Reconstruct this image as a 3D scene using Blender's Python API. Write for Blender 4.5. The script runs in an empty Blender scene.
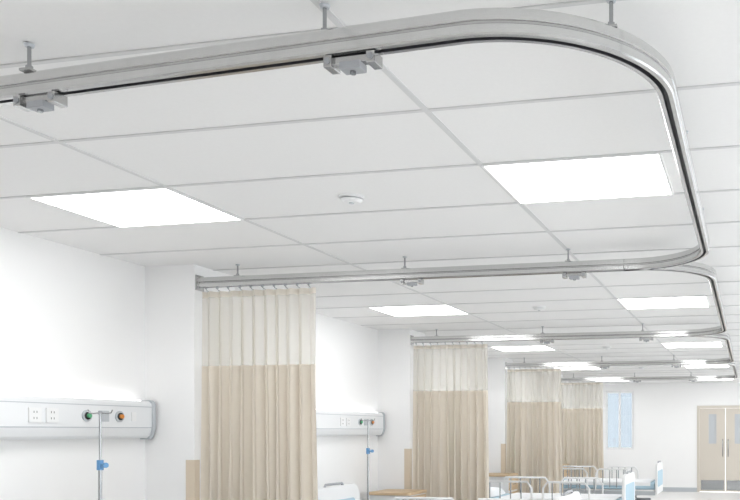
import bpy, math, random
from mathutils import Vector
random.seed(4)
S=bpy.context.scene
S.view_settings.view_transform='Standard'
S.view_settings.look='None'
S.view_settings.exposure=0.72
# ------------------------------------------------------------ materials
def mat(name,col,rough=.5,metal=0,emis=None,es=0,noise=0,nscale=20,bump=0,bscale=200,trans=0,alpha=1,spec=.5):
    m=bpy.data.materials.new(name); m.use_nodes=True
    nt=m.node_tree; b=nt.nodes['Principled BSDF']
    b.inputs['Base Color'].default_value=(*col,1)
    b.inputs['Roughness'].default_value=rough
    b.inputs['Metallic'].default_value=metal
    b.inputs['Specular IOR Level'].default_value=spec
    tc=nt.nodes.new('ShaderNodeTexCoord')
    if emis:
        b.inputs['Emission Color'].default_value=(*emis,1); b.inputs['Emission Strength'].default_value=es
    if noise:
        n=nt.nodes.new('ShaderNodeTexNoise'); n.inputs['Scale'].default_value=nscale; n.inputs['Detail'].default_value=4
        nt.links.new(tc.outputs['Object'],n.inputs['Vector'])
        r=nt.nodes.new('ShaderNodeMix'); r.data_type='RGBA'
        r.inputs['A'].default_value=(*[c*(1-noise) for c in col],1)
        r.inputs['B'].default_value=(*[min(1,c*(1+noise)) for c in col],1)
        nt.links.new(n.outputs['Fac'],r.inputs['Factor']); nt.links.new(r.outputs['Result'],b.inputs['Base Color'])
    if bump:
        n2=nt.nodes.new('ShaderNodeTexNoise'); n2.inputs['Scale'].default_value=bscale
        nt.links.new(tc.outputs['Object'],n2.inputs['Vector'])
        bp=nt.nodes.new('ShaderNodeBump'); bp.inputs['Strength'].default_value=bump; bp.inputs['Distance'].default_value=.002
        nt.links.new(n2.outputs['Fac'],bp.inputs['Height']); nt.links.new(bp.outputs['Normal'],b.inputs['Normal'])
    if trans or alpha<1:
        out=nt.nodes['Material Output']
        tl=nt.nodes.new('ShaderNodeBsdfTranslucent'); tl.inputs['Color'].default_value=(*col,1)
        mx=nt.nodes.new('ShaderNodeMixShader'); mx.inputs[0].default_value=trans
        nt.links.new(b.outputs[0],mx.inputs[1]); nt.links.new(tl.outputs[0],mx.inputs[2])
        last=mx
        if alpha<1:
            tr=nt.nodes.new('ShaderNodeBsdfTransparent'); m2=nt.nodes.new('ShaderNodeMixShader')
            m2.inputs[0].default_value=alpha
            nt.links.new(tr.outputs[0],m2.inputs[1]); nt.links.new(mx.outputs[0],m2.inputs[2]); last=m2
        nt.links.new(last.outputs[0],out.inputs['Surface'])
    return m
WALL=mat('wall_paint',(.89,.885,.88),.6,noise=.01,nscale=3,bump=.05,bscale=150)
CEIL=mat('ceiling_tile',(.84,.835,.83),.8,noise=.02,nscale=60,bump=.15,bscale=300)
TBAR=mat('ceiling_grid_bar',(.66,.66,.66),.5)
FLOOR=mat('vinyl_floor',(.76,.75,.73),.25,noise=.05,nscale=6)
PANEL=mat('led_panel_diffuser',(1,1,1),.4,emis=(1,1,1),es=6)
STRIP=mat('uplight_strip',(1,1,1),.4,emis=(1,.99,.97),es=1.5)
FRAME=mat('white_enamel',(.82,.82,.82),.35)
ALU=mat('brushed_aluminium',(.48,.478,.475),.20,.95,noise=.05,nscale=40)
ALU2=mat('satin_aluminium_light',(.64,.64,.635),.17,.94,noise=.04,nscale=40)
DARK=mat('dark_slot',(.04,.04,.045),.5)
STEEL=mat('chrome_steel',(.40,.41,.42),.2,1)
FAB=mat('beige_curtain_fabric',(.80,.735,.64),.85,noise=.03,nscale=30,bump=.2,bscale=600,trans=.25,spec=.1)
MESH=mat('curtain_net',(.82,.785,.71),.8,trans=.35,alpha=.62,spec=.1)
HEM=mat('curtain_hem',(.79,.74,.66),.85,trans=.2,spec=.1)
PLASW=mat('white_plastic',(.78,.79,.80),.3)
GREYP=mat('grey_plastic',(.36,.37,.39),.4)
LGREY=mat('light_grey_trim',(.50,.525,.55),.4)
BLUE=mat('blue_plastic',(.12,.30,.55),.35)
LBLUE=mat('pale_blue_vinyl',(.42,.58,.68),.5)
BLACK=mat('black_plastic',(.03,.03,.03),.4)
GOLD=mat('orange_label',(.70,.26,.05),.4)
GREEN=mat('green_label',(.1,.40,.2),.4)
WOOD=mat('beech_laminate',(.62,.46,.29),.45,noise=.10,nscale=12)
TAN=mat('tan_corner_guard',(.66,.56,.44),.5)
DOORM=mat('beige_door',(.62,.57,.50),.45)
LINEN=mat('white_linen',(.86,.87,.88),.9,bump=.3,bscale=40)
RUB=mat('rubber',(.06,.06,.07),.7)
def glassm(name,col):
    m=bpy.data.materials.new(name); m.use_nodes=True; nt=m.node_tree
    nt.nodes.remove(nt.nodes['Principled BSDF']); t=nt.nodes.new('ShaderNodeBsdfTransparent'); g=nt.nodes.new('ShaderNodeBsdfGlossy')
    g.inputs['Roughness'].default_value=.03; mx=nt.nodes.new('ShaderNodeMixShader'); mx.inputs[0].default_value=.07
    t.inputs[0].default_value=(*col,1)
    nt.links.new(t.outputs[0],mx.inputs[1]); nt.links.new(g.outputs[0],mx.inputs[2]); nt.links.new(mx.outputs[0],nt.nodes['Material Output'].inputs[0]); return m
GLASS=glassm('window_glass',(.94,.96,.97)); GLASS2=glassm('tinted_window_glass',(.46,.495,.52))
# ------------------------------------------------------------ mesh builder
class MB:
    def __init__(s): s.v=[];s.f=[];s.m=[];s.sm=[];s.mats=[]
    def mi(s,m):
        if m not in s.mats: s.mats.append(m)
        return s.mats.index(m)
    def add(s,vs,fs,m,smooth=False):
        o=len(s.v); s.v+=[tuple(v) for v in vs]; k=s.mi(m)
        for f in fs: s.f.append([i+o for i in f]); s.m.append(k); s.sm.append(smooth)
    def box(s,x0,x1,y0,y1,z0,z1,m):
        vs=[(x,y,z) for x in(x0,x1) for y in(y0,y1) for z in(z0,z1)]
        s.add(vs,[(0,1,3,2),(4,6,7,5),(0,4,5,1),(2,3,7,6),(0,2,6,4),(1,5,7,3)],m)
    def cyl(s,p,q,r,m,n=14,r2=None):
        p=Vector(p);q=Vector(q);d=(q-p).normalized(); r2=r if r2 is None else r2
        a=d.orthogonal().normalized(); b=d.cross(a)
        vs=[]
        for c,rr in((p,r),(q,r2)):
            for i in range(n):
                t=2*math.pi*i/n; vs.append(c+a*math.cos(t)*rr+b*math.sin(t)*rr)
        s.add(vs,[(i,(i+1)%n,n+(i+1)%n,n+i) for i in range(n)],m,True)
        s.add(vs[:n],[tuple(range(n))[::-1]],m); s.add(vs[n:],[tuple(range(n))],m)
    def tube(s,pts,r,m,n=10):
        pts=[Vector(p) for p in pts]; vs=[]
        up=None
        for i,p in enumerate(pts):
            t=(pts[min(i+1,len(pts)-1)]-pts[max(i-1,0)]).normalized()
            if up is None: up=t.orthogonal().normalized()
            a=(up-t*up.dot(t)).normalized(); up=a; b=t.cross(a)
            for k in range(n):
                th=2*math.pi*k/n; vs.append(p+a*math.cos(th)*r+b*math.sin(th)*r)
        fs=[]
        for i in range(len(pts)-1):
            for k in range(n): fs.append((i*n+k,i*n+(k+1)%n,(i+1)*n+(k+1)%n,(i+1)*n+k))
        s.add(vs,fs,m,True)
        s.add(vs[:n],[tuple(range(n))[::-1]],m); s.add(vs[-n:],[tuple(range(n))],m)
    def prism(s,poly,axis,a0,a1,m,smooth=False):
        def mk(u,v,w):
            return {'x':(w,u,v),'y':(u,w,v),'z':(u,v,w)}[axis]
        n=len(poly); vs=[mk(u,v,a0) for u,v in poly]+[mk(u,v,a1) for u,v in poly]
        s.add(vs,[(i,(i+1)%n,n+(i+1)%n,n+i) for i in range(n)],m,smooth)
        s.add(vs[:n],[tuple(range(n))[::-1]],m); s.add(vs[n:],[tuple(range(n))],m)
    def sweep(s,path,prof,mats,z0):
        n=len(prof); rings=[]
        for i,p in enumerate(path):
            a=path[max(i-1,0)]; b=path[min(i+1,len(path)-1)]
            t=Vector((b[0]-a[0],b[1]-a[1])).normalized(); nn=Vector((-t.y,t.x))
            rings.append([(p[0]+nn.x*u,p[1]+nn.y*u,z0+w) for u,w in prof])
        vs=[v for r in rings for v in r]
        for k in range(n):
            fs=[(i*n+k,i*n+(k+1)%n,(i+1)*n+(k+1)%n,(i+1)*n+k) for i in range(len(path)-1)]
            mp={}
            vv=[];ff=[]
            for f in fs:
                g=[]
                for j in f:
                    if j not in mp: mp[j]=len(vv); vv.append(vs[j])
                    g.append(mp[j])
                ff.append(g)
            s.add(vv,ff,mats[k],True)
        s.add(rings[0],[tuple(range(n))],ALU); s.add(rings[-1],[tuple(range(n))[::-1]],ALU)
    def obj(s,name,loc=(0,0,0),bevel=0,rot=0,recalc=True):
        me=bpy.data.meshes.new(name); me.from_pydata(s.v,[],s.f)
        for m in s.mats: me.materials.append(m)
        me.polygons.foreach_set('material_index',s.m); me.polygons.foreach_set('use_smooth',s.sm); me.update()
        import bmesh
        bm=bmesh.new(); bm.from_mesh(me); bmesh.ops.recalc_face_normals(bm,faces=bm.faces); bm.to_mesh(me); bm.free()
        o=bpy.data.objects.new(name,me); S.collection.objects.link(o); o.location=loc; o.rotation_euler=(0,0,rot)
        if bevel:
            b=o.modifiers.new('bevel','BEVEL'); b.width=bevel; b.segments=2; b.limit_method='ANGLE'; b.angle_limit=math.radians(50)
        return o
def rrect(x0,x1,y0,y1,r,n=6,corners=(1,1,1,1)):
    P=[]
    for (cx,cy,a0,on,kx,ky) in((x1-r,y1-r,0,corners[0],x1,y1),(x0+r,y1-r,90,corners[1],x0,y1),(x0+r,y0+r,180,corners[2],x0,y0),(x1-r,y0+r,270,corners[3],x1,y0)):
        if on:
            for i in range(n+1):
                t=math.radians(a0+90*i/n); P.append((cx+r*math.cos(t),cy+r*math.sin(t)))
        else: P.append((kx,ky))
    return P
# ------------------------------------------------------------ camera
CH=1.45; TH=math.atan(173/820)
cam=bpy.data.cameras.new('camera'); co=bpy.data.objects.new('camera',cam); S.collection.objects.link(co)
co.location=(0,0,CH); co.rotation_euler=(math.pi/2,0,TH)
cam.sensor_width=36; cam.lens=820*36/740; cam.shift_x=(370-577)/740; cam.shift_y=(431-250)/740; cam.clip_start=.05
S.camera=co
# ------------------------------------------------------------ room
H=2.60; XL=-4.14; XR=3.0; YB=-1.6; YF=19.7
b=MB(); b.box(XL-.1,XR+.1,YB-.1,YF+.1,-.1,0,FLOOR); b.obj('floor')
b=MB(); b.box(XL-.1,XR+.1,YB-.1,YF+.1,H,H+.1,CEIL); b.obj('ceiling')
b=MB(); b.box(XL-.1,XL,YB-.1,YF+.1,0,H,WALL); b.obj('wall_left')
b=MB(); b.box(XL,XR,YB-.1,YB,0,H,WALL); b.obj('wall_back')
# unseen right wall; its big window openings are added to let in fill light
WB,WT=.35,2.45
b=MB(); b.box(XR,XR+.1,YB-.1,YF+.1,0,WB,WALL); b.box(XR,XR+.1,YB-.1,YF+.1,WT,H,WALL)
wy=[(-1.2,1.9),(2.2,5.3),(5.8,8.9),(9.4,12.5),(13.0,16.1),(16.5,19.4)]
prev=YB-.1
for a,c in wy: b.box(XR,XR+.1,prev,a,WB,WT,WALL); prev=c
b.box(XR,XR+.1,prev,YF+.1,WB,WT,WALL); b.obj('wall_right')
def window(name,axis,a0,a1,z0,z1,pos,nm=2,G=None):
    b=MB(); w=.05
    def bx(p,q,r,s,m,d0=.0,d1=.06):
        if axis=='x': b.box(pos+d0,pos+d1,p,q,r,s,m)
        else: b.box(p,q,pos+d0,pos+d1,r,s,m)
    bx(a0,a1,z0,z0+w,FRAME); bx(a0,a1,z1-w,z1,FRAME); bx(a0,a0+w,z0+w,z1-w,FRAME); bx(a1-w,a1,z0+w,z1-w,FRAME)
    for i in range(1,nm):
        c=a0+(a1-a0)*i/nm; bx(c-w/2,c+w/2,z0+w,z1-w,FRAME)
    bx(a0+w,a1-w,z0+w,z1-w,G or GLASS,.028,.032)
    b.obj(name)
for i,(a,c) in enumerate(wy): window('window_%d'%(i+1),'x',a,c,WB,WT,XR+.02,3)  # out-of-view windows, added so sky light brightens the ward
# far wall with window & door
WX0,WX1,WZ0,WZ1=-3.45,-2.75,1.0,2.42
DX0,DX1,DZ=-1.235,.10,2.05
b=MB(); b.box(XL,WX0,YF,YF+.1,0,H,WALL); b.box(WX0,WX1,YF,YF+.1,0,WZ0,WALL); b.box(WX0,WX1,YF,YF+.1,WZ1,H,WALL)
b.box(WX1,DX0,YF,YF+.1,0,H,WALL); b.box(DX0,DX1,YF,YF+.1,DZ,H,WALL); b.box(DX1,XR,YF,YF+.1,0,H,WALL); b.obj('wall_far')
window('window_7','y',WX0,WX1,WZ0,WZ1,YF+.02,2,GLASS2)
b=MB(); fw=.06
b.box(DX0,DX0+fw,YF-.02,YF+.1,0,DZ,DOORM); b.box(DX1-fw,DX1,YF-.02,YF+.1,0,DZ,DOORM); b.box(DX0+fw,DX1-fw,YF-.02,YF+.1,DZ-fw,DZ,DOORM)
mid=(DX0+DX1)/2
for a,c,s in((DX0+fw+.004,mid-.003,1),(mid+.003,DX1-fw-.004,-1)):
    v0=(a+c)/2-.09; v1=v0+.18; y0,y1=YF+.015,YF+.06
    b.box(a,v0,y0,y1,.01,DZ-fw-.004,DOORM); b.box(v1,c,y0,y1,.01,DZ-fw-.004,DOORM)
    b.box(v0,v1,y0,y1,.01,1.15,DOORM); b.box(v0,v1,y0,y1,1.85,DZ-fw-.004,DOORM)
    b.box(v0,v1,y0+.02,y0+.026,1.15,1.85,LGREY)
    hx=c-.06 if s>0 else a+.06
    b.tube([(hx,YF+.015,.85),(hx,YF-.03,.87),(hx,YF-.03,1.23),(hx,YF+.015,1.25)],.011,STEEL)
    b.box(a+.03,c-.03,YF+.009,YF+.015,.05,.28,STEEL)
b.obj('door_1')
b=MB(); b.box(WX0-.5,DX0,YF-.012,YF,0,.1,LGREY); b.obj('baseboard_far')
b=MB(); b.box(XR-.012,XR,YB,YF,0,.1,LGREY); b.obj('baseboard_right')
# pillars
BAY=3.66; LEG=[2.05,5.04,5.04+BAY,5.04+2*BAY,5.04+3*BAY]
PX=-3.75
pil=[LEG[0]-.06]+[l-.05 for l in LEG[1:]]
for i,py in enumerate(pil):
    b=MB(); b.box(XL,PX,py,py+.45,0,H,WALL); b.obj('wall_pillar')
    b=MB()
    for yy,s in((py,-1),(py+.45,1)):
        e=.004
        b.prism([(PX+e,yy+s*e),(PX+e,yy-s*.05),(PX,yy-s*.05),(PX,yy),(PX-.065,yy),(PX-.065,yy+s*e)],'z',.1,1.25,TAN)
    b.obj('trim_%d'%(i+1))
ed=[YB]+sum([[p,p+.45] for p in pil],[])+[YF]
b=MB()
for i in range(0,len(ed),2): b.box(XL,XL+.012,ed[i],ed[i+1],0,.1,LGREY)
b.obj('baseboard_left')
# ceiling grid
PW=.776; PD=.609; GX=-1.135; GY=3.37
b=MB()
bars_x=[GX+2*PW*k for k in range(-2,4)]
for x in bars_x:
    if XL<x<XR: b.box(x-.011,x+.011,YB,YF,H-.004,H,TBAR)
k=-9
while True:
    y=GY+PD*k; k+=1
    if y<YB: continue
    if y>YF: break
    b.box(XL,XR,y-.009,y+.009,H-.0045,H,TBAR)
b.obj('ceiling_grid')
cols=[(GX-3*PW,GX-2*PW),(GX,GX+PW),(GX+3*PW,GX+4*PW)]
for r in range(-1,5):
    y0=GY+6*r*PD; y1=y0+PD
    if y0<YB or y1>YF: continue
    for a,c in cols:
        b=MB(); t=.012
        b.box(a,c,y0,y0+t,H-.008,H,FRAME); b.box(a,c,y1-t,y1,H-.008,H,FRAME)
        b.box(a,a+t,y0+t,y1-t,H-.008,H,FRAME); b.box(c-t,c,y0+t,y1-t,H-.008,H,FRAME)
        b.box(a+t,c-t,y0+t,y1-t,H-.007,H-.005,PANEL)
        b.obj('ceiling_light_panel')
for y in(3.71,3.71+BAY,3.71+2*BAY,3.71+3*BAY):
    b=MB(); b.cyl((0,0,0),(0,0,-.012),.062,FRAME,32); b.cyl((0,0,-.012),(0,0,-.016),.050,LGREY,32); b.cyl((0,0,-.016),(0,0,-.030),.055,FRAME,32,.040); b.cyl((0,0,-.030),(0,0,-.034),.012,LGREY,16)
    b.obj('smoke_detector',(-1.914,y,H))
# ------------------------------------------------------------ curtain tracks
TZ=CH+1.03
hw=.025;hh=.034
prof=[(-.019,hh),(.019,hh),(hw,.028),(hw,.004),(.021,.001),(.021,-.005),(hw,-.008),(hw,-.029),(.021,-hh),(.008,-hh),(.008,-.014),(-.008,-.014),(-.008,-hh),(-.021,-hh),(-hw,-.029),(-hw,-.008),(-.021,-.005),(-.021,.001),(-hw,.004),(-hw,.028)]
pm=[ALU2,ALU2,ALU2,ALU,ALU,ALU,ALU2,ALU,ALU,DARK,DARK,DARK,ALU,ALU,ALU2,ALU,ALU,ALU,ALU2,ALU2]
SX=-.245; R=.47
def arc(cx,cy,a0,a1,n=24): return [(cx+R*math.cos(math.radians(a0+(a1-a0)*i/n)),cy+R*math.sin(math.radians(a0+(a1-a0)*i/n))) for i in range(n+1)]
def rod(b,x,y):
    b.cyl((x,y,TZ+hh),(x,y,H-.010),.0055,STEEL,10); b.cyl((x,y,H-.012),(x,y,H-.0045),.012,LGREY,16,.015)
    b.box(x-.018,x+.018,y-.018,y+.018,TZ+hh-.001,TZ+hh+.006,ALU); b.cyl((x,y,TZ+hh+.006),(x,y,TZ+hh+.018),.010,STEEL,6)
def flange(b,x,y): b.box(x,x+.008,y-.042,y+.042,TZ-.055,TZ+.05,ALU)
def trolley(parent,n,x,y,rz=0):
    b=MB(); L=.062
    b.box(-L,L,-.013,.013,-.022,-.004,ALU)
    for s in(-1,1):
        b.box(s*L-.012,s*L+.012,-.024,.024,-.032,-.001,ALU)
        b.cyl((s*L,-.027,-.016),(s*L,.027,-.016),.0085,GREYP,14)
        b.box(s*L-.004,s*L+.004,-.005,.005,-.002,.015,STEEL)
    b.box(-.03,.03,-.020,.020,-.040,-.020,GREYP); b.cyl((0,0,-.040),(0,0,-.048),.008,STEEL,12)
    o=b.obj('trolley_%d'%n,(x,y,TZ-hh-.002),.0015,rz); o.parent=parent
for i in range(4):
    y0,y1=LEG[i],LEG[i+1]
    b=MB()
    if i==0:
        ya=1.985
        path=[(PX+.004,y0+.08),(-2.6,y0+.04)]+arc(SX-R,ya+R,270,360)+arc(SX-R,y1-R,0,90)+[(PX+.004,y1)]
        flange(b,PX,y0+.08)
        for x in(-2.09,-1.12): rod(b,x,2.055-.04*(x+2.6)*.6)
        rod(b,SX-R+R*math.cos(math.radians(319)),ya+R+R*math.sin(math.radians(319)))
    else:
        path=[(SX-R-.05,y0)]+arc(SX-R,y0+R,270,360)+arc(SX-R,y1-R,0,90)+[(PX+.004,y1)]
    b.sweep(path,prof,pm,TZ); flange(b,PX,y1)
    for x in(-3.45,-2.22,-1.12): rod(b,x,y1)
    for t in(.37,.74): rod(b,SX,y0+(y1-y0)*t)
    o=b.obj('curtain_track')
    if i==0: trolley(o,1,-2.06,2.052,-.03); trolley(o,2,-1.03,2.005,-.03)
    trolley(o,3,-2.17,y1); trolley(o,4,-1.08,y1)
# ------------------------------------------------------------ curtains
def curtain(y,x0,x1,seed):
    rnd=random.Random(seed); b=MB()
    W=x1-x0; NF=10; N=NF*16
    ph=[rnd.uniform(-.5,.5) for _ in range(NF+2)]; am=[rnd.uniform(.7,1.25) for _ in range(NF+2)]
    am2=[rnd.uniform(.6,1.6) for _ in range(NF+2)]
    zs=[2.415,2.39,2.375]+[2.375-(2.375-1.90)*i/8 for i in range(1,9)]+[1.90-.02]+[1.88-(1.88-.36)*i/22 for i in range(1,23)]
    verts=[]
    for z in zs:
        d=(2.415-z)/2.05
        for i in range(N+1):
            s=i/N*NF; k=int(min(s,NF-1)); f=s-k; fm=f*f*(3-2*f)
            a=am[k]*(1-fm)+am[k+1]*fm; a2=am2[k]*(1-fm)+am2[k+1]*fm; p=ph[k]*(1-fm)+ph[k+1]*fm
            A=(.024+.036*d)*(a*(1-d)+a2*d)
            th=2*math.pi*s+p*(.4+2.0*d)
            sn=math.sin(th); yy=A*(sn+.22*math.sin(2*th+p*3)+.12*math.sin(3.1*th))
            xx=x0+W*i/N*(1+.03*d)+.010*math.sin(2*th)*(1+d)+.015*d*math.sin(s*1.3+seed)
            verts.append((xx,y+yy,z))
    n=N+1
    for m,(r0,r1) in ((HEM,(0,2)),(MESH,(2,10)),(FAB,(10,len(zs)-1))):
        vv=[verts[r*n+i] for r in range(r0,r1+1) for i in range(n)]
        fs=[(r*n+i,r*n+i+1,(r+1)*n+i+1,(r+1)*n+i) for r in range(r1-r0) for i in range(N)]
        b.add(vv,fs,m,True)
    for k in range(NF):
        s=(k+.25)/NF; idx=int(s*N); vx,vy,vz=verts[idx]
        b.tube([(vx,y,TZ-.018),(vx,y,TZ-hh-.012),(vx,(y+vy)/2,TZ-hh-.02),(vx,vy,2.425),(vx,vy+.004,2.40)],.0028,STEEL,6)
        b.cyl((vx-.006,y,TZ-hh-.006),(vx+.006,y,TZ-hh-.006),.007,GREYP,10)
        b.box(vx-.006,vx+.006,vy-.003,vy+.003,2.395,2.42,PLASW)
    b.obj('privacy_curtain')
for i in range(1,5): curtain(LEG[i],PX+.03,-2.85,i*7)
# ------------------------------------------------------------ bed-head units
def headunit(y0,y1):
    b=MB(); X=XL+.0005
    P=[(X,1.400),(X+.055,1.400),(X+.075,1.418),(X+.088,1.455),(X+.092,1.475),(X+.092,1.628),(X+.088,1.640),(X+.078,1.648),(X+.07,1.655),(X,1.655)]
    b.prism(P,'y',y0+.03,y1-.03,PLASW)
    for a,c in((y0,y0+.03),(y1-.03,y1)):
        b.prism([(X,1.392),(X+.06,1.392),(X+.082,1.41),(X+.096,1.45),(X+.100,1.475),(X+.100,1.63),(X+.094,1.65),(X+.08,1.662),(X,1.662)],'y',a,c,LGREY)
    b.box(X+.091,X+.0935,y0+.03,y1-.03,1.470,1.476,LGREY); b.box(X+.091,X+.0935,y0+.03,y1-.03,1.612,1.617,LGREY)
    b.box(X+.015,X+.05,y0+.08,y1-.08,1.654,1.660,STRIP)
    F=X+.092
    for q in(y1-.98,y1-.86,y1-2.1,y1-2.22):
        if q<y0+.1: continue
        b.box(F-.001,F+.008,q-.043,q+.043,1.50,1.586,FRAME)
        for dz in(-.018,.018): b.box(F+.0075,F+.0087,q-.012,q-.008,1.543+dz-.006,1.543+dz+.006,BLACK); b.box(F+.0075,F+.0087,q+.008,q+.012,1.543+dz-.006,1.543+dz+.006,BLACK)
    for q,c in((y1-.60,GREEN),(y1-.33,GOLD),):
        b.cyl((F-.001,q,1.545),(F+.010,q,1.545),.036,LGREY,24); b.cyl((F+.010,q,1.545),(F+.016,q,1.545),.024,BLACK,24); b.cyl((F+.016,q,1.545),(F+.03,q,1.545),.014,c,16)
    b.box(F-.001,F+.006,y1-.50,y1-.42,1.51,1.58,LGREY)
    b.box(F-.001,F+.005,y1-.22,y1-.18,1.515,1.575,FRAME)
    b.obj('wall_service_panel',bevel=.002)
head=[(2.95,4.97),(6.05,LEG[2]-.07),(6.05+BAY,LEG[3]-.07),(6.05+2*BAY,LEG[4]-.07)]
for a,c in head: headunit(a,c)
# ------------------------------------------------------------ IV stands
def ivstand(x,y):
    b=MB()
    for k in range(5):
        t=2*math.pi*k/5+.3; c,s=math.cos(t),math.sin(t); q=.17
        b.tube([(0,0,.13),(.06*c,.06*s,.115),(q*c,q*s,.075)],.011,STEEL,8)
        b.cyl((q*c-.012*s,q*s+.012*c,.028),(q*c+.012*s,q*s-.012*c,.028),.028,RUB,16)
        b.cyl((q*c,q*s,.03),(q*c,q*s,.075),.007,STEEL,8)
    b.cyl((0,0,.10),(0,0,.16),.03,GREYP,16)
    b.cyl((0,0,.14),(0,0,1.24),.011,STEEL,14); b.cyl((0,0,1.24),(0,0,1.56),.007,STEEL,12)
    b.cyl((0,0,1.215),(0,0,1.275),.019,BLUE,16); b.cyl((0,0,1.245),(.05,-.02,1.245),.008,BLUE,12); b.cyl((.05,-.02,1.245),(.065,-.026,1.245),.016,BLUE,12)
    b.cyl((0,0,1.55),(0,0,1.57),.011,GREYP,12)
    for k in range(2):
        t=math.pi*k+.4; c,s=math.cos(t),math.sin(t)
        b.tube([(0,0,1.56),(.04*c,.04*s,1.555),(.06*c,.06*s,1.56),(.068*c,.068*s,1.578)],.004,STEEL,8)
    b.obj('iv_stand',(x,y,0))
for y in(4.24,7.78,7.78+BAY,7.78+2*BAY): ivstand(-3.83,y)
# ------------------------------------------------------------ beds
def bed(x,y):
    b=MB(); L=2.25; W=.95; h=W/2
    for xa,xb,top in((0,.035,.94),(L-.035,L,.90)):
        b.prism(rrect(-h,h,.38,top,.12,8,(1,1,0,0)),'x',xa,xb,FRAME)
        b.prism(rrect(-h+.09,h-.09,.50,top-.13,.05,6),'x',xa-.003,xb+.003,LBLUE)
        b.tube([(xa+.0175,-.17,top-.004),(xa+.0175,-.15,top+.02),(xa+.0175,.15,top+.02),(xa+.0175,.17,top-.004)],.012,GREYP)
    b.box(.035,L-.035,-h+.04,-h+.09,.36,.43,LGREY); b.box(.035,L-.035,h-.09,h-.04,.36,.43,LGREY)
    for xx in(.5,1.1,1.7): b.box(xx,xx+.05,-h+.09,h-.09,.37,.42,LGREY)
    b.box(.05,L-.05,-h+.03,h-.03,.43,.455,FRAME)
    b.box(.2,L-.2,-.30,-.26,.20,.26,GREYP); b.box(.2,L-.2,.26,.30,.20,.26,GREYP)
    for xx in(.45,L-.5): b.box(xx,xx+.05,-.26,.26,.20,.26,GREYP); b.box(xx,xx+.05,-.30,-.26,.26,.37,GREYP); b.box(xx,xx+.05,.26,.30,.26,.37,GREYP)
    for xx in(.22,L-.22):
        for yy in(-.38,.38):
            b.box(xx-.02,xx+.02,min(yy,yy*.75),max(yy,yy*.75),.20,.24,GREYP)
            b.cyl((xx,yy,.12),(xx,yy,.24),.018,STEEL,12); b.cyl((xx,yy-.022,.065),(xx,yy+.022,.065),.065,RUB,24); b.cyl((xx,yy-.025,.065),(xx,yy+.025,.065),.03,LGREY,16)
    b.prism(rrect(-h+.05,h-.05,.455,.58,.035,5),'x',.05,L-.05,LBLUE,False)
    b.prism(rrect(-h+.045,h-.045,.50,.592,.035,5),'x',.60,L-.12,LINEN,False)
    n=14; vs=[]
    for j in range(n+1):
        for i in range(n+1):
            u=i/n*2-1; v=j/n*2-1; t=((1-u**4)*(1-v**4))**.5
            vs.append((.30+.19*u*(1-.06*v*v),.30*v*(1-.06*u*u),.585+.10*t))
    fs=[(j*(n+1)+i,j*(n+1)+i+1,(j+1)*(n+1)+i+1,(j+1)*(n+1)+i) for j in range(n) for i in range(n)]
    b.add(vs,fs,LINEN,True)
    for s in(-1,1):
        yy=s*(h+.005)
        for x0,x1,t in((.35,1.05,.80),(1.2,1.80,.80)):
            b.tube([(x0,yy,.45),(x0,yy,t-.08),(x0+.06,yy,t),(x1-.06,yy,t),(x1,yy,t-.08),(x1,yy,.45)],.014,FRAME)
            for q in range(1,5):
                xx=x0+(x1-x0)*q/5; b.cyl((xx,yy,.47),(xx,yy,t),.008,STEEL,8)
            b.tube([(x0,yy,.48),(x1,yy,.48)],.012,LBLUE)
            b.box(x0+.05,x1-.05,min(yy,s*(h-.06)),max(yy,s*(h-.06)),.415,.44,LGREY)
    b.obj('hospital_bed',(x,y,0),.003)
for y in(3.45,6.95,6.95+BAY,6.95+2*BAY): bed(-3.78,y)
# bedside cabinets
def cabinet(x,y):
    b=MB(); w=.23;d=.22; T=.80
    b.box(-d,d,-w,w,.10,T-.035,FRAME); b.prism(rrect(-d-.015,d+.02,-w-.02,w+.02,.03,5),'z',T-.03,T,WOOD)
    b.box(-d+.01,d-.01,-w+.01,w-.01,T-.035,T-.03,GREYP)
    b.box(d,d+.015,-w+.012,w-.012,.56,T-.045,WOOD); b.box(d,d+.015,-w+.012,w-.012,.12,.53,WOOD)
    b.tube([(d+.012,-.06,.65),(d+.035,-.05,.65),(d+.035,.05,.65),(d+.012,.06,.65)],.006,STEEL,8)
    b.tube([(d+.012,w-.06,.28),(d+.035,w-.06,.29),(d+.035,w-.06,.37),(d+.012,w-.06,.38)],.006,STEEL,8)
    for a in(-d+.05,d-.05):
        for c in(-w+.05,w-.05): b.cyl((a,c-.012,.03),(a,c+.012,.03),.03,RUB,16); b.cyl((a,c,.03),(a,c,.10),.008,STEEL,8)
    b.obj('bedside_cabinet',(x,y,0),.003)
for y in(2.70,8.31,8.31+BAY,8.31+2*BAY): cabinet(-3.74,y)
# ------------------------------------------------------------ world
w=bpy.data.worlds.new('world'); S.world=w; w.use_nodes=True
bg=w.node_tree.nodes['Background']; bg.inputs[0].default_value=(.97,.98,1,1); bg.inputs[1].default_value=2.2
